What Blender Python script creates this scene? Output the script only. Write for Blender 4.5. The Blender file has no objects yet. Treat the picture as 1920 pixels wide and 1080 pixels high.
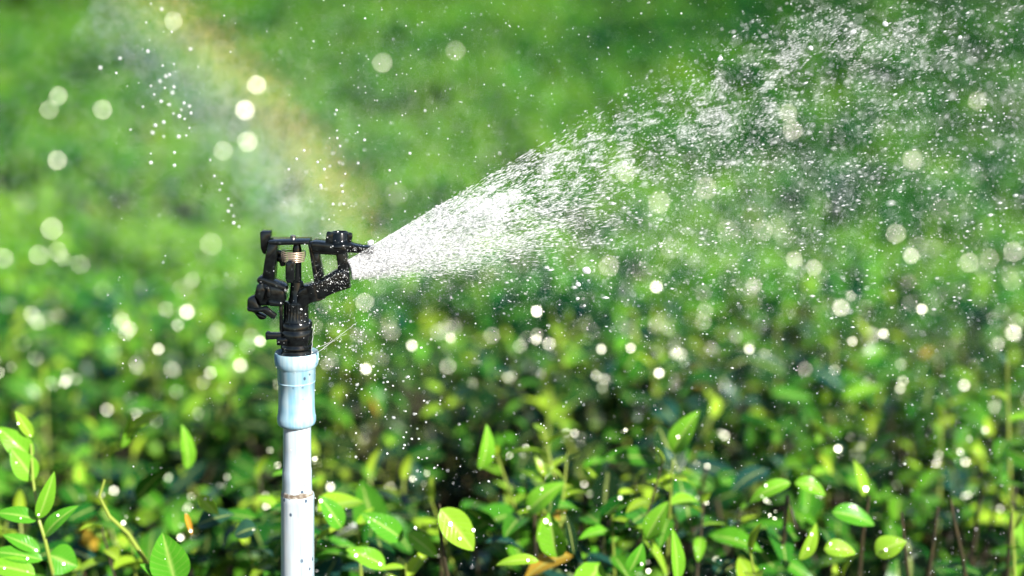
import bpy, bmesh, math, random
import numpy as np
from mathutils import Vector, Matrix

random.seed(7)
RNG = np.random.default_rng(11)
SC = bpy.context.scene
COL = SC.collection
PI = math.pi

# ------------------------------------------------------------------ camera, sky, sun
PITCH = math.radians(12.0)
D = 1.0667                       # metres to the sprinkler (plane of focus)
FPX = 50 / 36 * 1920             # focal length in pixels of the 1920 wide photograph
TGT = Vector((0.161, 0.0, 1.0))  # what the middle of the picture looks at
FWD = Vector((0, math.cos(PITCH), -math.sin(PITCH)))
UPV = Vector((0, math.sin(PITCH), math.cos(PITCH)))
CAM = TGT - FWD * D
cd = bpy.data.cameras.new('camera')
cam = bpy.data.objects.new('camera', cd)
COL.objects.link(cam)
cam.location = CAM
cam.rotation_euler = (PI / 2 - PITCH, 0, 0)
cd.lens = 50
cd.sensor_width = 36
cd.clip_start = 0.02
cd.clip_end = 600
cd.dof.use_dof = True
cd.dof.focus_distance = D
cd.dof.aperture_fstop = 2.25
cd.dof.aperture_blades = 0
SC.camera = cam

SUN_EL = math.radians(33)
SUN_AZ = math.radians(180 - 42)  # clockwise from +Y: behind the camera, to its right
SUN = Vector((math.sin(SUN_AZ) * math.cos(SUN_EL), math.cos(SUN_AZ) * math.cos(SUN_EL), math.sin(SUN_EL)))
w = bpy.data.worlds.new('World')
SC.world = w
w.use_nodes = True
nt = w.node_tree
sky = nt.nodes.new('ShaderNodeTexSky')
sky.sky_type = 'NISHITA'
sky.sun_disc = False
sky.sun_elevation = SUN_EL
sky.sun_rotation = SUN_AZ
nt.links.new(sky.outputs[0], nt.nodes['Background'].inputs[0])
nt.nodes['Background'].inputs[1].default_value = 0.05
sl = bpy.data.lights.new('sun', 'SUN')
sl.energy = 5.0
sl.angle = math.radians(0.6)
sl.color = (1.0, 0.96, 0.90)
so = bpy.data.objects.new('sun', sl)
COL.objects.link(so)
so.location = (2, -3, 4)
so.rotation_euler = (-SUN).to_track_quat('-Z', 'Y').to_euler()

SC.view_settings.view_transform = 'Standard'
SC.view_settings.look = 'None'
SC.view_settings.exposure = 1.45
SC.view_settings.gamma = 1
SC.cycles.max_bounces = 10
SC.cycles.diffuse_bounces = 8
SC.cycles.glossy_bounces = 3
SC.cycles.transmission_bounces = 5
SC.cycles.caustics_reflective = False
SC.cycles.caustics_refractive = False
SC.cycles.sample_clamp_indirect = 6
SC.cycles.use_denoising = True
SC.cycles.sample_clamp_direct = 60

# ------------------------------------------------------------------ measuring helpers
def W(px, py, y=0.0):
    """world point on the vertical plane at depth y seen at a photograph position"""
    d = FWD * FPX + Vector((1, 0, 0)) * (px - 960) - UPV * (py - 540)
    k = (y - CAM.y) / d.y
    return CAM + d * k
def depth(p):
    return (Vector(p) - CAM).dot(FWD)
def mpp(p):
    return depth(p) / FPX
def Q(qx, qy, y=0.0):
    return W(440 + qx / 3.6, 400 + qy / 3.6, y)

# ------------------------------------------------------------------ object helpers
def tag(o, label=None, cat=None, group=None, kind=None):
    if label: o['label'] = label
    if cat: o['category'] = cat
    if group: o['group'] = group
    if kind: o['kind'] = kind
    return o
def empty(name, loc, label, cat, group=None):
    o = bpy.data.objects.new(name, None)
    COL.objects.link(o)
    o.location = loc
    o.empty_display_size = 0.02
    return tag(o, label, cat, group)
def link(name, me, mat=None, parent=None, loc=None):
    o = bpy.data.objects.new(name, me)
    COL.objects.link(o)
    if mat and not me.materials: me.materials.append(mat)
    if parent is not None:
        o.parent = parent
        if loc is None: o.location = -Vector(parent.location) if parent.parent is None else (0, 0, 0)
    if loc is not None: o.location = loc
    return o
def bm_obj(name, bm, mat, parent=None, smooth=True, angle=40):
    bmesh.ops.recalc_face_normals(bm, faces=bm.faces[:])
    me = bpy.data.meshes.new(name)
    bm.to_mesh(me); bm.free()
    if smooth:
        me.polygons.foreach_set('use_smooth', [True] * len(me.polygons))
        me.set_sharp_from_angle(angle=math.radians(angle))
    return link(name, me, mat, parent)
def np_mesh(name, V, F, attrs=None, smooth=True):
    """V (n,3), F (m,k) faces of k corners, attrs name -> (n,3)"""
    me = bpy.data.meshes.new(name)
    k = F.shape[1]
    me.vertices.add(len(V)); me.vertices.foreach_set('co', np.asarray(V, np.float32).ravel())
    me.loops.add(F.size); me.loops.foreach_set('vertex_index', F.astype(np.int32).ravel())
    me.polygons.add(len(F)); me.polygons.foreach_set('loop_start', (np.arange(len(F)) * k).astype(np.int32))
    me.polygons.foreach_set('use_smooth', np.full(len(F), smooth))
    for n, a in (attrs or {}).items():
        at = me.attributes.new(n, 'FLOAT_VECTOR', 'POINT')
        at.data.foreach_set('vector', np.asarray(a, np.float32).ravel())
    me.update()
    me.validate()
    return me

# ------------------------------------------------------------------ materials
def new_mat(name):
    m = bpy.data.materials.new(name)
    m.use_nodes = True
    t = m.node_tree
    return m, t, t.nodes['Principled BSDF'], t.nodes['Material Output']
def N(t, kind, **kw):
    n = t.nodes.new(kind)
    for k, v in kw.items(): setattr(n, k, v)
    return n
def math_node(t, op, a, b=None):
    n = N(t, 'ShaderNodeMath', operation=op)
    for i, v in enumerate((a, b)):
        if v is None: continue
        if isinstance(v, (int, float)): n.inputs[i].default_value = v
        else: t.links.new(v, n.inputs[i])
    return n.outputs[0]
def mix_col(t, fac, a, b, mode='MIX'):
    n = N(t, 'ShaderNodeMix', data_type='RGBA', blend_type=mode)
    if isinstance(fac, (int, float)): n.inputs[0].default_value = fac
    else: t.links.new(fac, n.inputs[0])
    for i, v in ((6, a), (7, b)):
        if isinstance(v, tuple): n.inputs[i].default_value = (*v, 1)
        else: t.links.new(v, n.inputs[i])
    return n.outputs[2]
def ramp(t, src, stops):
    n = N(t, 'ShaderNodeValToRGB')
    e = n.color_ramp.elements
    while len(e) < len(stops): e.new(0.5)
    for i, (p, c) in enumerate(stops):
        e[i].position = p
        e[i].color = (c, c, c, 1) if isinstance(c, (int, float)) else (*c, 1)
    t.links.new(src, n.inputs[0])
    return n.outputs[0]
def noise(t, scale, detail=3, vec=None):
    n = N(t, 'ShaderNodeTexNoise')
    n.inputs['Scale'].default_value = scale
    n.inputs['Detail'].default_value = detail
    if vec is not None: t.links.new(vec, n.inputs['Vector'])
    return n.outputs['Fac']

def leaf_material(name, rough, transl, veins=True):
    m, t, p, out = new_mat(name)
    a = N(t, 'ShaderNodeAttribute', attribute_name='tint')
    col = a.outputs['Color']
    uv = N(t, 'ShaderNodeAttribute', attribute_name='leafuv')
    sep = N(t, 'ShaderNodeSeparateXYZ'); t.links.new(uv.outputs['Vector'], sep.inputs[0])
    if veins:
        ax = math_node(t, 'ABSOLUTE', sep.outputs[0])
        mid = ramp(t, ax, [(0.0, 1.0), (0.10, 0.35), (0.2, 0.0)])
        # side veins: slanting stripes away from the midrib
        vv = math_node(t, 'SUBTRACT', math_node(t, 'MULTIPLY', sep.outputs[1], 9.0), math_node(t, 'MULTIPLY', ax, 2.2))
        st = math_node(t, 'FRACT', vv)
        side = ramp(t, st, [(0.0, 1.0), (0.12, 0.0), (0.9, 0.0), (1.0, 1.0)])
        col = mix_col(t, math_node(t, 'MULTIPLY', side, 0.22), col, (0.34, 0.46, 0.10))
        col = mix_col(t, math_node(t, 'MULTIPLY', mid, 0.55), col, (0.42, 0.50, 0.14))
        bump = N(t, 'ShaderNodeBump')
        bump.inputs['Strength'].default_value = 0.25
        bump.inputs['Distance'].default_value = 0.001
        t.links.new(math_node(t, 'SUBTRACT', math_node(t, 'MULTIPLY', side, -0.5), mid), bump.inputs['Height'])
        t.links.new(bump.outputs[0], p.inputs['Normal'])
    tc = N(t, 'ShaderNodeTexCoord')
    nz = noise(t, 60, 3, tc.outputs['Object'])
    col = mix_col(t, math_node(t, 'MULTIPLY', nz, 0.5), col, mix_col(t, 1.0, col, (0.55, 0.62, 0.5), 'MULTIPLY'))
    t.links.new(col, p.inputs['Base Color'])
    p.inputs['Roughness'].default_value = rough
    p.inputs['IOR'].default_value = 1.42
    p.inputs['Specular IOR Level'].default_value = 0.22
    tr = N(t, 'ShaderNodeBsdfTranslucent')
    t.links.new(mix_col(t, 1.0, col, (1.15, 1.15, 0.5), 'MULTIPLY'), tr.inputs[0])
    mx = N(t, 'ShaderNodeMixShader'); mx.inputs[0].default_value = transl
    t.links.new(p.outputs[0], mx.inputs[1]); t.links.new(tr.outputs[0], mx.inputs[2])
    t.links.new(mx.outputs[0], out.inputs[0])
    return m
M_LEAF = leaf_material('tea_leaf', 0.25, 0.2)
M_FIELD = leaf_material('field_leaf', 0.27, 0.22, veins=False)

def bark_material():
    m, t, p, out = new_mat('tea_twig')
    tc = N(t, 'ShaderNodeTexCoord')
    f = noise(t, 70, 4, tc.outputs['Object'])
    t.links.new(ramp(t, f, [(0.3, (0.010, 0.010, 0.005)), (0.7, (0.050, 0.036, 0.012))]), p.inputs['Base Color'])
    p.inputs['Roughness'].default_value = 0.6
    return m
M_TWIG = bark_material()
def plain(name, col, rough, metal=0.0, trans=0.0):
    m, t, p, out = new_mat(name)
    p.inputs['Base Color'].default_value = (*col, 1)
    p.inputs['Roughness'].default_value = rough
    p.inputs['Metallic'].default_value = metal
    p.inputs['Transmission Weight'].default_value = trans
    return m
M_STEM = plain('green_stem', (0.20, 0.26, 0.04), 0.4)
def soil_material():
    m, t, p, out = new_mat('soil')
    tc = N(t, 'ShaderNodeTexCoord')
    f = noise(t, 9, 6, tc.outputs['Object'])
    t.links.new(ramp(t, f, [(0.3, (0.010, 0.009, 0.006)), (0.7, (0.03, 0.024, 0.015))]), p.inputs['Base Color'])
    p.inputs['Roughness'].default_value = 0.9
    return m
M_SOIL = soil_material()

def black_plastic():
    m, t, p, out = new_mat('wet_black_plastic')
    tc = N(t, 'ShaderNodeTexCoord')
    f = noise(t, 260, 4, tc.outputs['Object'])
    t.links.new(ramp(t, f, [(0.35, (0.0008, 0.0012, 0.0016)), (0.66, (0.005, 0.0068, 0.007)), (0.72, (0.03, 0.036, 0.036))]), p.inputs['Base Color'])
    t.links.new(ramp(t, f, [(0.3, 0.05), (0.75, 0.16)]), p.inputs['Roughness'])
    p.inputs['IOR'].default_value = 1.52
    b = N(t, 'ShaderNodeBump'); b.inputs['Strength'].default_value = 0.12; b.inputs['Distance'].default_value = 0.0004
    t.links.new(noise(t, 420, 3, tc.outputs['Object']), b.inputs['Height'])
    t.links.new(b.outputs[0], p.inputs['Normal'])
    return m
M_BLACK = black_plastic()
M_STEEL = plain('pin_steel', (0.62, 0.58, 0.52), 0.28, 1.0)
M_SPRING = plain('spring_wire', (0.52, 0.41, 0.31), 0.35, 0.6)

def pvc(name, a, b, speck=True):
    m, t, p, out = new_mat(name)
    tc = N(t, 'ShaderNodeTexCoord')
    mp = N(t, 'ShaderNodeMapping'); mp.inputs['Scale'].default_value = (190, 190, 9)
    t.links.new(tc.outputs['Object'], mp.inputs[0])
    streak = noise(t, 1.0, 4, mp.outputs[0])
    col = ramp(t, streak, [(0.36, a), (0.62, b)])
    fine = noise(t, 55, 5, tc.outputs['Object'])
    col = mix_col(t, ramp(t, fine, [(0.50, 0.0), (0.78, 0.5)]), col, (0.40, 0.41, 0.34))
    if speck:
        mp2 = N(t, 'ShaderNodeMapping'); mp2.inputs['Scale'].default_value = (1, 1, 0.75); mp2.inputs['Rotation'].default_value = (0, 0.6, 0)
        t.links.new(tc.outputs['Object'], mp2.inputs[0])
        vo = N(t, 'ShaderNodeTexVoronoi'); vo.inputs['Scale'].default_value = 210
        t.links.new(mp2.outputs[0], vo.inputs['Vector'])
        sp = N(t, 'ShaderNodeSeparateColor'); t.links.new(vo.outputs['Color'], sp.inputs[0])
        keep = ramp(t, sp.outputs[0], [(0.66, 0.0), (0.70, 1.0)])
        dot = ramp(t, vo.outputs['Distance'], [(0.20, 1.0), (0.32, 0.0)])
        patch = ramp(t, noise(t, 38, 1, tc.outputs['Object']), [(0.46, 0.0), (0.54, 1.0)])
        k = math_node(t, 'MULTIPLY', math_node(t, 'MULTIPLY', keep, dot), patch)
        col = mix_col(t, k, col, (0.05, 0.08, 0.12))
    t.links.new(col, p.inputs['Base Color'])
    p.inputs['Roughness'].default_value = 0.3
    return m
M_COLLAR = pvc('pale_blue_pvc', (0.14, 0.31, 0.42), (0.33, 0.46, 0.52))
M_PIPE = pvc('white_pvc', (0.24, 0.32, 0.38), (0.45, 0.49, 0.51))
def mud_material():
    m, t, p, out = new_mat('dried_mud')
    tc = N(t, 'ShaderNodeTexCoord')
    t.links.new(ramp(t, noise(t, 160, 4, tc.outputs['Object']), [(0.4, (0.10, 0.075, 0.05)), (0.6, (0.34, 0.32, 0.28))]), p.inputs['Base Color'])
    p.inputs['Roughness'].default_value = 0.8
    return m
M_MUD = mud_material()

def water_material(name, clear):
    """aerated water drops: white by multiple scattering, part clear"""
    m, t, p, out = new_mat(name)
    a = N(t, 'ShaderNodeAttribute', attribute_name='tint')
    t.links.new(a.outputs['Color'], p.inputs['Base Color'])
    p.inputs['Roughness'].default_value = 0.12
    p.inputs['IOR'].default_value = 1.33
    p.inputs['Transmission Weight'].default_value = clear
    tr = N(t, 'ShaderNodeBsdfTranslucent')
    t.links.new(a.outputs['Color'], tr.inputs[0])
    mx = N(t, 'ShaderNodeMixShader'); mx.inputs[0].default_value = 0.45
    t.links.new(p.outputs[0], mx.inputs[1]); t.links.new(tr.outputs[0], mx.inputs[2])
    t.links.new(mx.outputs[0], out.inputs[0])
    return m
M_SPRAY = water_material('spray_water', 0.0)
M_DROP = water_material('drop_water', 0.25)
M_FILM, _t, _p, _o = new_mat('wet_film')
_p.inputs['Base Color'].default_value = (0.5, 0.6, 0.4, 1)
_p.inputs['Roughness'].default_value = 0.22
_p.inputs['IOR'].default_value = 1.5
_p.inputs['Specular Tint'].default_value = (1.0, 0.95, 0.82, 1)

# ------------------------------------------------------------------ noise for layouts
class VNoise:
    def __init__(s, seed, n=64):
        s.g = np.random.default_rng(seed).random((n, n)); s.n = n
    def __call__(s, x, y):
        x = np.asarray(x, float); y = np.asarray(y, float)
        i = np.floor(x).astype(int); j = np.floor(y).astype(int)
        u = x - i; v = y - j
        u = u * u * (3 - 2 * u); v = v * v * (3 - 2 * v)
        g = lambda a, b: s.g[a % s.n, b % s.n]
        return (g(i, j) * (1 - u) + g(i + 1, j) * u) * (1 - v) + (g(i, j + 1) * (1 - u) + g(i + 1, j + 1) * u) * v
N1, N2, N3 = VNoise(1), VNoise(2), VNoise(3)

CANOPY = 0.745
KN_Y = np.array((-6, 0.1, 0.65, 1.2, 1.8, 3.2, 4.6, 6.4, 8.5, 11.7, 20, 40, 110, 300.))
KN_Z = np.array((0.745, 0.745, 0.72, 0.645, 0.53, 0.40, 0.36, 0.42, 0.62, 1.12, 2.5, 6.0, 18, 50.))
def lie(y):              # the land dips behind the near hedge and climbs as a slope beyond
    return np.interp(y, KN_Y, KN_Z)
def canopy(x, y):
    x = np.asarray(x, float); y = np.asarray(y, float)
    h = lie(y) + 0.12 * (N1(x * 2.3 + 7, y * 2.3 + 3) - 0.5) + 0.07 * (N2(x * 6 + 5, y * 6) - 0.5)
    wob = 0.10 * (N2(x * 2.1 + 1, y * 0 + 3) - 0.5)
    for yf, dp in ((0.50, 0.06), (1.05, 0.055), (1.74, 0.05)):
        h = h - dp * (0.4 + 1.1 * N1(x * 3.1, y * 0 + yf * 9)) * np.exp(-((y + wob - yf) / 0.085) ** 2)
    h = h - 0.07 * np.exp(-((x - 0.50) / 0.12) ** 2 - ((y - 0.10) / 0.18) ** 2)
    h = h + np.where(y > 1.7, 0.22 * (N3(x * 1.9 + 3, y * 1.7 + 5) - 0.5) + 0.20 * (N1(x * 4 + 3, y * 3.4 + 5) - 0.5), 0)
    return h
def patchy(x, y):
    v = 0.5 * N3(x * 1.1 + 9, y * 1.1 + 4) + 0.5 * N1(x * 3.3 + 2, y * 2.6 + 8)
    return np.clip(0.5 + 1.7 * (v - 0.5) + 0.16 * np.clip(x - 0.3, -1.2, 1.2), 0, 1)

# ------------------------------------------------------------------ leaves
def leaf_grid(nu, nv):
    s = np.linspace(-1, 1, nu); t = np.linspace(0, 1, nv)
    S, T = np.meshgrid(s, t)
    F = []
    for j in range(nv - 1):
        for i in range(nu - 1):
            a = j * nu + i
            F.append((a, a + 1, a + nu + 1, a + nu))
    return S.ravel(), T.ravel(), np.array(F)
def leaves(P, dirv, nrm, L, Wd, bend, cup, tint, grid, wave=0.0):
    """arrays of leaves: base P, direction, face normal, length, width, bend, cup -> V, F, attrs"""
    S, T, F = leaf_grid(*grid)
    n = len(P); k = len(S)
    d = dirv / np.linalg.norm(dirv, axis=1, keepdims=True)
    sd = np.cross(d, nrm); sd /= np.linalg.norm(sd, axis=1, keepdims=True) + 1e-9
    up = np.cross(sd, d)
    prof = np.sin(PI * np.clip(T, 0, 1) ** 0.88) ** 0.75 * (1 - 0.25 * T) + 0.02
    prof = prof / prof.max()
    prof[T > 0.999] = 0.02
    b = bend[:, None] + 1e-4
    yy = L[:, None] * np.sin(b * T) / b
    zz = -L[:, None] * (1 - np.cos(b * T)) / b
    xx = 0.5 * Wd[:, None] * (S * prof)[None, :]
    zz = zz + cup[:, None] * np.abs(xx) + wave * Wd[:, None] * np.sin(T * 11 + S * 3 + n)[None, :] * np.abs(S)
    V = P[:, None, :] + xx[..., None] * sd[:, None, :] + yy[..., None] * d[:, None, :] + zz[..., None] * up[:, None, :]
    FF = (F[None] + (np.arange(n) * k)[:, None, None]).reshape(-1, 4)
    tt = np.repeat(tint[:, None, :], k, 1)
    uv = np.stack([np.tile(S, (n, 1)), np.tile(T, (n, 1)), np.repeat(RNG.random(n)[:, None], k, 1)], -1)
    return V.reshape(-1, 3), FF, {'tint': tt.reshape(-1, 3), 'leafuv': uv.reshape(-1, 3)}
def merge(parts):
    V, F, A, o = [], [], {}, 0
    for v, f, a in parts:
        V.append(v); F.append(f + o); o += len(v)
        for k_, x in a.items(): A.setdefault(k_, []).append(x)
    return np.concatenate(V), np.concatenate(F), {k_: np.concatenate(x) for k_, x in A.items()}

YOUNG = np.array((0.075, 0.275, 0.014)); LIME = np.array((0.27, 0.41, 0.024))
MID = np.array((0.005, 0.082, 0.009)); DARK = np.array((0.001, 0.018, 0.007)); TEAL = np.array((0.010, 0.06, 0.05))
GOLD = np.array((0.42, 0.26, 0.03)); RUST = np.array((0.40, 0.14, 0.02))
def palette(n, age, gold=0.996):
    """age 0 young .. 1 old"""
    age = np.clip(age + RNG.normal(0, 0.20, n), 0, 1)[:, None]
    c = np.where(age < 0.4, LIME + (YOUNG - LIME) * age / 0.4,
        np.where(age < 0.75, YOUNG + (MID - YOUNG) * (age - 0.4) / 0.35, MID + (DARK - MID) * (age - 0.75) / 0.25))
    r = RNG.random(n)[:, None]
    c = np.where(r < 0.08, TEAL, c)
    c = np.where(r > gold, GOLD, c); c = np.where(r > 0.5 + gold / 2 + 0.0042, RUST, c)
    return c * RNG.uniform(0.8, 1.2, (n, 1))
def unit(a): return a / (np.linalg.norm(a, axis=-1, keepdims=True) + 1e-9)

def shoot_leaves(X, Y, Z, hgt, size, grid, age0, tilt=0.25, per=6):
    """young tea shoots: leaves climbing a stem, small and upright at the tip"""
    n = len(X); out = []
    tx = RNG.normal(0, tilt, n); ty = RNG.normal(-0.06, tilt, n)
    ax = unit(np.stack([tx, ty, np.ones(n)], 1))
    base = np.stack([X, Y, Z], 1)
    ph = RNG.random(n) * 2 * PI
    for i in range(per):
        u = (i + 0.6) / per
        P = base + ax * (hgt * (0.30 + 0.70 * u))[:, None]
        a = ph + i * 2.4 + RNG.normal(0, 0.25, n)
        el = np.radians(-2 + 62 * u ** 1.9) + RNG.normal(0, 0.28, n)
        out_h = np.stack([np.cos(a), np.sin(a), np.zeros(n)], 1)
        d = unit(out_h * np.cos(el)[:, None] + ax * np.sin(el)[:, None])
        nr = unit(ax - d * (ax * d).sum(1, keepdims=True))
        L = size * RNG.uniform(0.8, 1.15, n) * (1.05 - 0.55 * u ** 1.6)
        Wd = L * RNG.uniform(0.38, 0.54, n) * (1 - 0.3 * u ** 3)
        out.append(leaves(P, d, nr, L, Wd, RNG.uniform(0.3, 1.7, n) * (1 - 0.4 * u), RNG.uniform(0.15, 0.65, n),
                          palette(n, age0 * 0.6 + (0.62 - 0.74 * u)), grid))
    return merge(out)
def filler_leaves(X, Y, Z, size, grid, age):
    n = len(X)
    a = RNG.random(n) * 2 * PI; el = RNG.normal(0.1, 0.45, n)
    d = np.stack([np.cos(a) * np.cos(el), np.sin(a) * np.cos(el), np.sin(el)], 1)
    up = unit(np.stack([RNG.normal(0, 0.4, n), RNG.normal(-0.15, 0.4, n), np.ones(n)], 1))
    nr = unit(up - d * (up * d).sum(1, keepdims=True))
    L = size * RNG.uniform(0.75, 1.3, n)
    return leaves(np.stack([X, Y, Z], 1), d, nr, L, L * RNG.uniform(0.38, 0.52, n), RNG.uniform(0.1, 1.1, n),
                  RNG.uniform(0.05, 0.5, n), palette(n, age), grid)

def half_view(y0, y1, margin=0.35):   # half width needed at depth y (generous, for a step to the side)
    return 0.44 * (y1 - CAM.y) + margin + 0.26 * np.clip(y1 - 2.5, 0, 12)
def hole(x, y):          # where the plucking surface opens and one looks into the dark of the bush
    x = np.asarray(x, float); y = np.asarray(y, float)
    f = 8.5 / (1 + 0.22 * np.clip(y, 0, 12))
    return (0.65 * N2(x * f + 11, y * f * 0.8 + 2) + 0.35 * N3(x * f * 2.3, y * f * 2)) < np.interp(y, (0, 0.55, 1.0, 4.0, 6.5), (0.36, 0.38, 0.40, 0.36, 0.0))
def scatter(y0, y1, dens, margin=0.35):
    hw = half_view(y0, y1, margin)
    n = int(dens * 2 * hw * (y1 - y0))
    X = TGT.x + RNG.uniform(-hw, hw, n); Y = RNG.uniform(y0, y1, n)
    keep = (np.abs(X - TGT.x) < half_view(0, Y, margin)) & (~hole(X, Y) | (RNG.random(n) < 0.12))
    return X[keep], Y[keep]

# ------------------------------------------------------------------ tubes
def tube_np(points, radii, seg=6):
    P = np.asarray(points, float); n = len(P)
    tang = np.gradient(P, axis=0); tang = unit(tang)
    ref = np.tile(np.array((0.3, 0.9, 0.2)), (n, 1))
    a = unit(np.cross(tang, ref)); b = np.cross(tang, a)
    th = np.arange(seg) * 2 * PI / seg
    R = np.asarray(radii, float)[:, None, None]
    V = P[:, None, :] + R * (np.cos(th)[None, :, None] * a[:, None, :] + np.sin(th)[None, :, None] * b[:, None, :])
    F = [(i * seg + j, i * seg + (j + 1) % seg, (i + 1) * seg + (j + 1) % seg, (i + 1) * seg + j) for i in range(n - 1) for j in range(seg)]
    return V.reshape(-1, 3), np.array(F), {}

# ------------------------------------------------------------------ ground
def build_ground():
    xs = np.linspace(-120, 120, 61); ys = np.concatenate([np.linspace(-6, 12, 40), np.linspace(14, 260, 40)])
    X, Y = np.meshgrid(xs, ys)
    Z = lie(Y) - 0.745 + 0.03 * (N1(X * 1.7, Y * 1.7) - .5)
    nx = len(xs)
    F = np.array([(j * nx + i, j * nx + i + 1, (j + 1) * nx + i + 1, (j + 1) * nx + i) for j in range(len(ys) - 1) for i in range(nx - 1)])
    o = link('ground', np_mesh('ground', np.stack([X, Y, Z], -1).reshape(-1, 3), F), M_SOIL)
    tag(o, 'dark soil under the tea bushes', 'ground', kind='structure')
build_ground()

# ------------------------------------------------------------------ the tea field beyond the nearest bushes
def build_field():
    parts = []
    # near band: shoots with real leaves
    X, Y = scatter(1.7, 4.2, 260)
    parts.append(shoot_leaves(X, Y, canopy(X, Y) - 0.10, RNG.uniform(0.09, 0.18, len(X)), 0.060, (3, 4), (patchy(X, Y) - 0.5) * 1.3))
    X, Y = scatter(1.7, 4.2, 1300)
    parts.append(filler_leaves(X, Y, canopy(X, Y) - RNG.uniform(0.0, 0.2, len(X)), 0.060, (3, 4), 0.86 + (patchy(X, Y) - .5) * .7))
    X, Y = scatter(4.2, 12.5, 95)
    parts.append(shoot_leaves(X, Y, canopy(X, Y) - 0.10, RNG.uniform(0.10, 0.20, len(X)), 0.075, (3, 3), (patchy(X, Y) - 0.55) * 1.3, per=5))
    X, Y = scatter(4.2, 12.5, 330)
    parts.append(filler_leaves(X, Y, canopy(X, Y) - RNG.uniform(0.0, 0.16, len(X)), 0.080, (3, 3), 0.66 + (patchy(X, Y) - .5) * .8))
    X, Y = scatter(12.5, 26, 40)
    parts.append(shoot_leaves(X, Y, canopy(X, Y) - 0.12, RNG.uniform(0.15, 0.25, len(X)), 0.12, (3, 3), (patchy(X * .7, Y * .7) - 0.5) * 1.5, per=4))
    X, Y = scatter(12.5, 26, 80)
    parts.append(filler_leaves(X, Y, canopy(X, Y) - RNG.uniform(0.0, 0.14, len(X)), 0.14, (3, 3), 0.48 + (patchy(X * .7, Y * .7) - .5) * .9))
    # dark sheet below the plucking surface, the shade of the gaps put into its colour
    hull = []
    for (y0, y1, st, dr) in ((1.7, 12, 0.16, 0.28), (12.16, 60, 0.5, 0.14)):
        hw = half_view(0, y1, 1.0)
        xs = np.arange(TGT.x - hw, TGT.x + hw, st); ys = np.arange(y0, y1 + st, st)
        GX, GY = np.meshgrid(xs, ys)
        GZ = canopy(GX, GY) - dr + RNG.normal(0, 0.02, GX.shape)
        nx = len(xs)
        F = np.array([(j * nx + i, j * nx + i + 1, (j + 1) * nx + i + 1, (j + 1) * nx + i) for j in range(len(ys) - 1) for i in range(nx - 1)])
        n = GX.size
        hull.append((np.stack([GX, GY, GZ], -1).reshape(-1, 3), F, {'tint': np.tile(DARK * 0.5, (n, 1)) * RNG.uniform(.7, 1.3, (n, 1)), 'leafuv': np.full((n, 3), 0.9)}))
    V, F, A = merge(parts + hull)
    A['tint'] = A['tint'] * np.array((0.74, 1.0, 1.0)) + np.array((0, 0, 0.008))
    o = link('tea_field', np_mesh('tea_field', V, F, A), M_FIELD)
    tag(o, 'soft green tea field stretching away behind the sprinkler', 'tea field', kind='stuff')
build_field()

# ------------------------------------------------------------------ the nearest bushes, one thing each
def make_shoot_meshes(count):
    res = []
    for i in range(count):
        h = np.array([random.uniform(0.10, 0.17)])
        z = np.zeros(1)
        st = RNG.bit_generator.state
        V, F, A = shoot_leaves(z, z, z, h, random.uniform(0.042, 0.064), (5, 8), random.uniform(-0.35, 0.75), tilt=0.12, per=random.choice((5, 6, 7)))
        RNG.bit_generator.state = st
        tx = RNG.normal(0, 0.12, 1); ty = RNG.normal(-0.06, 0.12, 1)
        ax = unit(np.stack([tx, ty, np.ones(1)], 1))[0]
        pts = np.array([ax * h[0] * u for u in (-0.35, 0, 0.4, 0.8, 1.0)])
        V2, F2, _ = tube_np(pts, [0.0022, 0.002, 0.0016, 0.0011, 0.0007])
        V3, F3, _ = tube_np(pts[1:], [0.0016, 0.0012, 0.0008, 0.0005])     # the green core the leaves grow from
        V, F, A = merge([(V, F, A), (V3, F3, {'tint': np.tile(YOUNG, (len(V3), 1)), 'leafuv': np.full((len(V3), 3), 0.9)})])
        leaf_me = np_mesh('shoot', V, F, A)
        leaf_me.materials.append(M_LEAF)
        stem_me = np_mesh('stem', V2, F2)
        stem_me.materials.append(M_STEM if i % 3 else M_TWIG)
        res.append((leaf_me, stem_me))
    return res
SHOOTS = make_shoot_meshes(16)

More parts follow.
